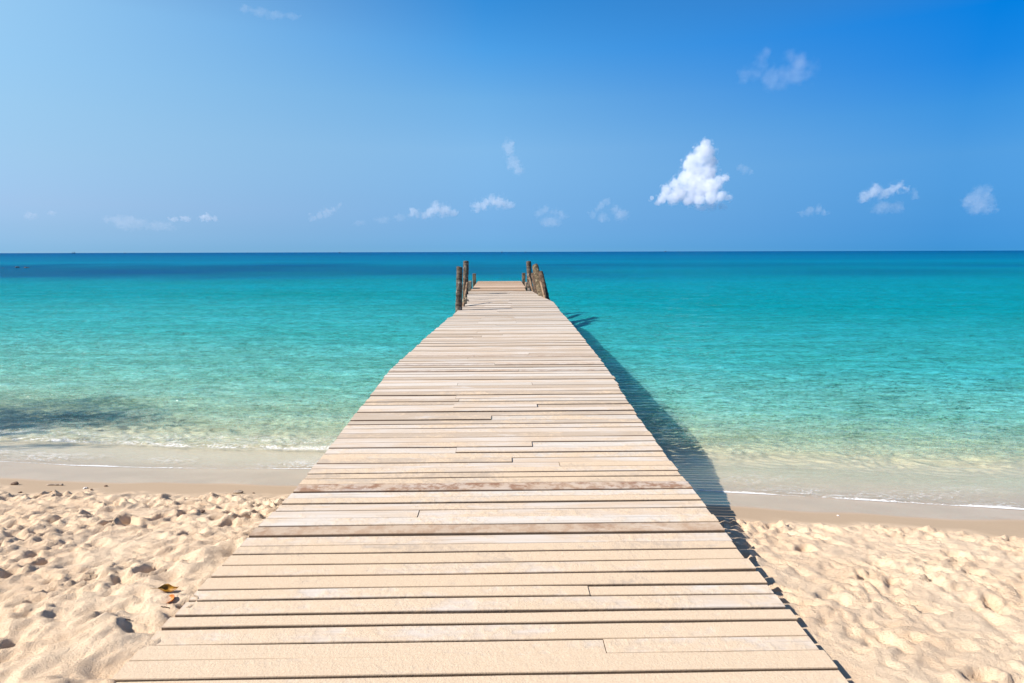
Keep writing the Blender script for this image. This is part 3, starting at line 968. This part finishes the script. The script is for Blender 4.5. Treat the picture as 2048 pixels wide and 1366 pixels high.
place("coral_chunk", lump_mesh("coral_chunk", .034, .022, .013, 15, .5), M_drift, 476, 987, (0, 0, -.1), "pale and brown coral chunk on damp sand near the pier", "coral", -.004)
place("pebble", lump_mesh("pebble", .009, .007, .005, 19), M_stone, 507, 987, (0, 0, 0), "tiny pebble right of the coral chunk", "pebble", -.002)
place("pebble", lump_mesh("pebble", .017, .014, .011, 24), M_leafO if False else M_stone, 405, 1026, (0, 0, 0), "reddish brown pebble among the rough left sand", "pebble", -.003)

# ------------------------------------------------------------------ reef rocks and far boats
nt = NT("reef_rock")
M_rock = nt.out(pbr(nt, nt.mix(nt.noise(nt.pos(), 3, 4), (.02, .022, .028), (.07, .065, .06)), .7))
for i, (px, py, wpx, hpx, lab) in enumerate(((34, 534.6, 7.5, 2.2, "dark reef rock breaking the surface at the far left"),
                                             (53, 535.2, 10, 1.6, "low dark reef rock right of the far left rock"),
                                             (6, 536, 5, .8, "tiny awash reef rock by the left picture edge"))):
    p = onz(px, py + hpx * .4, 0.0)
    w_ = wpx / F * p.y
    o = link("reef_rock", lump_mesh("reef_rock", w_ / 2, w_ * .4, hpx / F * p.y * 1.1, 30 + i * 7, .45), M_rock, None, False)
    o.location = (p.x, p.y, 0)
    tag(o, lab, "rock", "reef rocks awash far off on the left")

nt = NT("boat_paint"); M_hull = nt.out(pbr(nt, nt.mix(nt.noise(nt.pos(obj=True), .6, 3), (.03, .06, .10), (.06, .10, .15)), .6))
nt = NT("boat_cabin"); M_cab = nt.out(pbr(nt, nt.mix(nt.noise(nt.pos(obj=True), .5, 3), (.10, .14, .19), (.16, .20, .25)), .6))


def boat(px, py, L, hh, label, D=3200.0, awning=False):
    p = ony(px, py, D)
    root_ = empty("fishing_boat", (p.x, D, 0))
    tag(root_, label, "boat", "fishing boats on the horizon")
    V, Fc = [], []
    n = 12
    for i in range(n + 1):
        t = i / n
        bw = L * .16 * (math.sin(math.pi * min(1, .12 + t * .88)) ** .6) if t < .999 else .05
        sh = hh * (.42 + .30 * (abs(t - .42) * 1.6) ** 2)
        x = L * (t - .5)
        V += [(x, -bw, sh), (x, -bw * .75, 0), (x, 0, -.6), (x, bw * .75, 0), (x, bw, sh)]
    for i in range(n):
        for k in range(4): Fc.append((i * 5 + k, i * 5 + k + 1, (i + 1) * 5 + k + 1, (i + 1) * 5 + k))
        Fc.append((i * 5 + 4, i * 5, (i + 1) * 5, (i + 1) * 5 + 4))
    Fc.append((0, 1, 2, 3, 4)); Fc.append(tuple(n * 5 + k for k in (4, 3, 2, 1, 0)))
    h = link("hull", poly_mesh("hull", V, Fc), M_hull, root_, False)
    if awning:
        b = [(-L * .36, L * .36, -L * .12, L * .12, hh * .93, hh * 1.02)] + [(sx * L * .33 - .12, sx * L * .33 + .12, sy * L * .10 - .12, sy * L * .10 + .12, hh * .4, hh * .93) for sx in (-1, 1) for sy in (-1, 1)]
        link("awning", beam_mesh("awning", b), M_cab, root_, False)
    else:
        link("cabin", beam_mesh("cabin", [(-L * .28, L * .05, -L * .09, L * .09, hh * .38, hh * .85), (-L * .31, L * .08, -L * .11, L * .11, hh * .852, hh * .90)]), M_cab, root_, False)
    link("mast", beam_mesh("mast", [(L * .15, L * .15 + .35, -.2, .2, hh * .3, hh * 1.5)]), M_hull, root_, False)
    return root_


boat(147, 504, 17, 6.5, "largest of the far boats, under an awning, at the far left horizon", awning=True)
boat(250, 505, 13, 2.6, "low faint boat on the horizon right of the largest boat")
boat(679, 505.5, 9, 3.6, "single speck of a boat on the horizon left of the pier")
boat(1004, 505.5, 10, 3.6, "far boat seen over the middle of the pier end")
boat(1051, 505.5, 10, 3.0, "far boat just left of the tallest right post")
boat(1331, 503, 11, 4.0, "far boat under the large white cloud")

# ------------------------------------------------------------------ tree beyond the left edge, which shades the shallows
def shade_tree():
    S = SUN
    root_ = empty("shore_tree", (-13.2, 4.9, 0.7))
    tag(root_, "broad leafy tree leaning over the shore beyond the left edge, shading the shallows", "tree")
    k = Matrix.Translation(-Vector(root_.location))
    tr = trunk_mesh("trunk", (-13.2, 4.9, 0.2), (-13.0, 7.6, 5.2), .24, .14, 14, 30, sd=3)
    tr.transform(k); link("trunk", tr, M_palm, root_)
    V, Fc = [], []
    clumps = []
    # where shade lies on the water (x, y, half-length, half-width, density)
    for (sx, sy, a, b, n) in ((-7.9, 9.9, 2.3, .8, 27), (-6.3, 9.8, 1.4, .4, 7), (-9.0, 9.2, 1.8, .45, 9), (-6.6, 7.7, 1.0, .14, 4)):
        for _ in range(n):
            u, v = random.uniform(-1, 1), random.uniform(-1, 1)
            if u * u + v * v > 1: continue
            h = random.uniform(4.2, 6.8)
            clumps.append(Vector((sx + u * a, sy + v * b, 0)) + S * (h / S.z))
    for cpos in clumps:
        for _ in range(110):
            p = cpos + Vector((random.gauss(0, .26), random.gauss(0, .26), random.gauss(0, .2)))
            d1 = Vector((random.gauss(0, 1), random.gauss(0, 1), random.gauss(0, .6))).normalized()
            d2 = d1.cross(Vector((random.gauss(0, 1), random.gauss(0, 1), random.gauss(0, 1)))).normalized()
            l, w_ = random.uniform(.07, .12), random.uniform(.03, .05)
            b = len(V)
            V += [tuple(p - d1 * l), tuple(p + d2 * w_), tuple(p + d1 * l), tuple(p - d2 * w_)]
            Fc.append((b, b + 1, b + 2, b + 3))
    me = poly_mesh("crown", V, Fc); me.transform(k)
    nt = NT("tree_leaf")
    M = nt.out(pbr(nt, nt.mix(nt.noise(nt.pos(), 2.0, 3), (.035, .075, .02), (.08, .13, .035)), .6))
    link("crown", me, M, root_, False)


shade_tree()

# ------------------------------------------------------------------ clouds
CLOUD_D = 2600.0


def cloud(puffs, label, dens, name="cloud", D=CLOUD_D, rough=.30, vox=None, group="small clouds over the sea", aniso=0.0, colr=(.985, .985, 1), veil=6.0, step=.3, soft=.75, warp=2.6, hull=1.5):
    """puffs: (px, py, radius px) in the photo, given their own depth"""
    c0 = ony(sum(p[0] for p in puffs) / len(puffs), sum(p[1] for p in puffs) / len(puffs), D)
    bm = bmesh.new()
    s = D / F
    rmax = max(p[2] for p in puffs) * s
    balls = []
    for (px, py, r, *sq) in puffs:
        p = ony(px, py, D + random.uniform(-.4, .4) * rmax + (sq[1] * s if len(sq) > 1 else 0)) - c0
        kx = sq[0] if sq else 1.0
        q = bmesh.ops.create_icosphere(bm, subdivisions=3, radius=1.0)
        for v in q["verts"]:
            v.co = Vector((v.co.x * r * s * kx, v.co.y * r * s, v.co.z * r * s)) * hull * 1.04 + p
        balls.append((p, r * s, kx))
    me = bpy.data.meshes.new(name + "_src"); bm.to_mesh(me); bm.free()
    o = bpy.data.objects.new("tmp", me); col.objects.link(o)
    md = o.modifiers.new("r", 'REMESH'); md.mode = 'VOXEL'; md.voxel_size = (vox or 2.0) * s
    dg = bpy.context.evaluated_depsgraph_get(); dg.update()
    me2 = bpy.data.meshes.new_from_object(o.evaluated_get(dg))
    bpy.data.objects.remove(o); bpy.data.meshes.remove(me)
    nt = NT(name + "_vapour")
    oc = nt.n('ShaderNodeTexCoord').outputs['Object']
    tot = None
    rm = sum(b[1] for b in balls) / len(balls)
    wn = nt.n('ShaderNodeTexNoise', {'Vector': oc, 'Scale': .55 / rm, 'Detail': 4, 'Roughness': .6}).outputs['Color']
    wn = nt.n('ShaderNodeVectorMath', {0: wn, 1: (.5, .5, .5)}, operation='SUBTRACT').outputs[0]
    wn = nt.n('ShaderNodeVectorMath', {0: wn, 1: (rm * warp * 1.5, rm * warp, rm * warp)}, operation='MULTIPLY').outputs[0]
    ocw = nt.n('ShaderNodeVectorMath', {0: oc, 1: wn}, operation='ADD').outputs[0]
    for (p, r, kx) in balls:
        mp = nt.n('ShaderNodeVectorMath', {0: ocw, 1: tuple(p)}, operation='SUBTRACT').outputs[0]
        mp = nt.n('ShaderNodeVectorMath', {0: mp, 1: (1 / (r * kx), 1 / r, 1 / r)}, operation='MULTIPLY').outputs[0]
        ln = nt.n('ShaderNodeVectorMath', {0: mp}, operation='LENGTH').outputs['Value']
        f = nt.map(ln, 0.2, hull, 1, 0, True)
        tot = f if tot is None else nt.math('SMOOTH_MAX', tot, f, .25)
    nn = nt.noise(oc, 1 / (veil * s), 6, .64, .25)
    n2 = nt.n('ShaderNodeTexVoronoi', {'Vector': oc, 'Scale': 1 / (veil * .55 * s)}, feature='SMOOTH_F1', distance='EUCLIDEAN').outputs['Distance']
    fld = nt.math('ADD', tot, nt.math('MULTIPLY', nt.math('SUBTRACT', nn, .5), 1.7 * rough / .3))
    fld = nt.math('SUBTRACT', fld, nt.math('MULTIPLY', n2, .32))
    dn = nt.math('MULTIPLY', nt.map(fld, .10, soft, 0, 1), dens / s)
    pv = nt.n('ShaderNodeVolumePrincipled', {'Color': colr, 'Density': dn, 'Anisotropy': aniso})
    m = nt.out(vol=pv)
    m.cycles.volume_step_rate = step
    me2.name = name
    o = link(name, me2, m, None, True)
    o.location = c0
    tag(o, label, "cloud", group)
    return o


cloud([(1411, 288, 13), (1405, 303, 17), (1416, 303, 16), (1400, 320, 19), (1420, 322, 15), (1385, 320, 16), (1378, 330, 16), (1392, 345, 24), (1415, 345, 21), (1370, 357, 18), (1390, 370, 25),
       (1350, 368, 13), (1334, 382, 14), (1360, 385, 21), (1386, 392, 21), (1325, 397, 13), (1345, 396, 14), (1317, 405, 8), (1405, 378, 23, 1, -22), (1424, 372, 19, 1, -42), (1438, 360, 12, 1, -52), (1451, 356, 9, 1, -56),
       (1424, 394, 16, 1, -44), (1443, 393, 12, 1, -58), (1456, 395, 8, 1, -62), (1400, 400, 13, 1, -28), (1302, 396, 6), (1376, 402, 11)],
      "large bright white cumulus cloud shaped like a peaked tower", .060, rough=.28, veil=11.0, soft=.42, warp=.7, hull=1.25)
cloud([(1400, 416, 6, 2), (1412, 414, 7, 1.8), (1425, 412, 9, 1.5), (1445, 412, 7, 1.4)], "thin ragged wisp under the large white cumulus", 0.0390)
cloud([(1019, 286, 9), (1014, 296, 12), (1018, 305, 12), (1024, 318, 10), (1030, 328, 12), (1036, 338, 11), (1032, 345, 8)], "slanting small cloud high above the end of the pier", 0.0175)
cloud([(951, 420, 8), (956, 411, 11), (970, 408, 11), (985, 402, 12), (1000, 404, 13), (1012, 409, 10), (1021, 407, 8)], "flat-topped small cloud just above the pier end", 0.0322)
cloud([(850, 430, 9, 1.3), (862, 424, 11), (873, 416, 13), (885, 420, 13), (897, 421, 11), (907, 424, 8), (828, 426, 9)], "low rounded white cloud left of the pier posts", 0.0322)
cloud([(720, 446, 6, 2.5), (765, 440, 7, 2.4), (800, 434, 8, 1.8), (822, 430, 6)], "faint streak trailing left from the low rounded cloud", 0.0117)
cloud([(626, 436, 8), (640, 430, 9), (655, 424, 10), (668, 418, 8), (680, 411, 6)], "small slanting pink-grey cloud left of the pier", 0.0175)
cloud([(1078, 424, 9), (1090, 420, 10), (1108, 424, 9), (1125, 429, 10), (1100, 444, 12, 2.0)], "hazy broken cloud low right of the pier posts", 0.0117)
cloud([(1185, 428, 9), (1200, 412, 10), (1212, 404, 9), (1232, 418, 11), (1243, 430, 14), (1208, 436, 10)], "hazy ring-shaped cloud between the pier and the large cumulus", 0.0137)
cloud([(1730, 395, 11), (1738, 388, 10), (1748, 375, 9), (1752, 383, 12), (1770, 386, 11), (1785, 378, 12), (1800, 374, 11), (1812, 378, 7)], "lumpy white cloud with a raised right side, far right", 0.0322)
cloud([(1828, 384, 8), (1832, 392, 7)], "tiny grey puff touching the right end of the lumpy cloud", 0.0137)
cloud([(1760, 415, 12, 1.6), (1778, 414, 11, 1.6), (1795, 412, 13, 1.4)], "faint grey wisp below the lumpy far right cloud", 0.0117)
cloud([(1945, 400, 16), (1955, 390, 15), (1970, 384, 14), (1978, 398, 14), (1960, 412, 18), (1980, 416, 11)], "soft grey cloud nearest the right picture edge", 0.0117)
cloud([(1605, 426, 8), (1620, 422, 9, 1.3), (1638, 418, 10), (1650, 424, 7)], "small faint cloud midway right of the large cumulus", 0.0137)
cloud([(1480, 334, 7), (1490, 338, 9), (1502, 344, 6)], "tiny faint puff right of the large cumulus", 0.0137)
cloud([(1532, 108, 14), (1522, 126, 16), (1540, 150, 18), (1512, 146, 17), (1565, 152, 20), (1583, 112, 17), (1600, 122, 20), (1603, 144, 24), (1585, 150, 22), (1490, 152, 14), (1560, 166, 14, 2.0)], "broad thin veil of cloud high on the right", 0.0075, rough=.42, vox=2.6, veil=24.0, soft=1.25, warp=1.6)
cloud([(492, 18, 7, 2.2), (520, 24, 8, 2.5), (552, 30, 8, 2.6), (585, 32, 6, 2.8)], "thin slanting wisp near the top left", 0.0117)
cloud([(404, 435, 7), (415, 434, 9), (430, 437, 6, 1.3), (372, 438, 6, 2.0), (348, 437, 5, 2.0)], "tiny white puff low over the left horizon", 0.0390)
cloud([(260, 445, 14, 3.0), (230, 440, 10, 2.0), (320, 452, 11, 3.0)], "faint flat bank of cloud low on the left", 0.0098)
cloud([(57, 430, 8, 1.2), (66, 431, 7, 1.2)], "faint low puff nearest the left picture edge", 0.0156)
cloud([(101, 425, 5, 1.4), (107, 426, 5, 1.2)], "tiny faint puff just right of the leftmost puff", 0.0175)
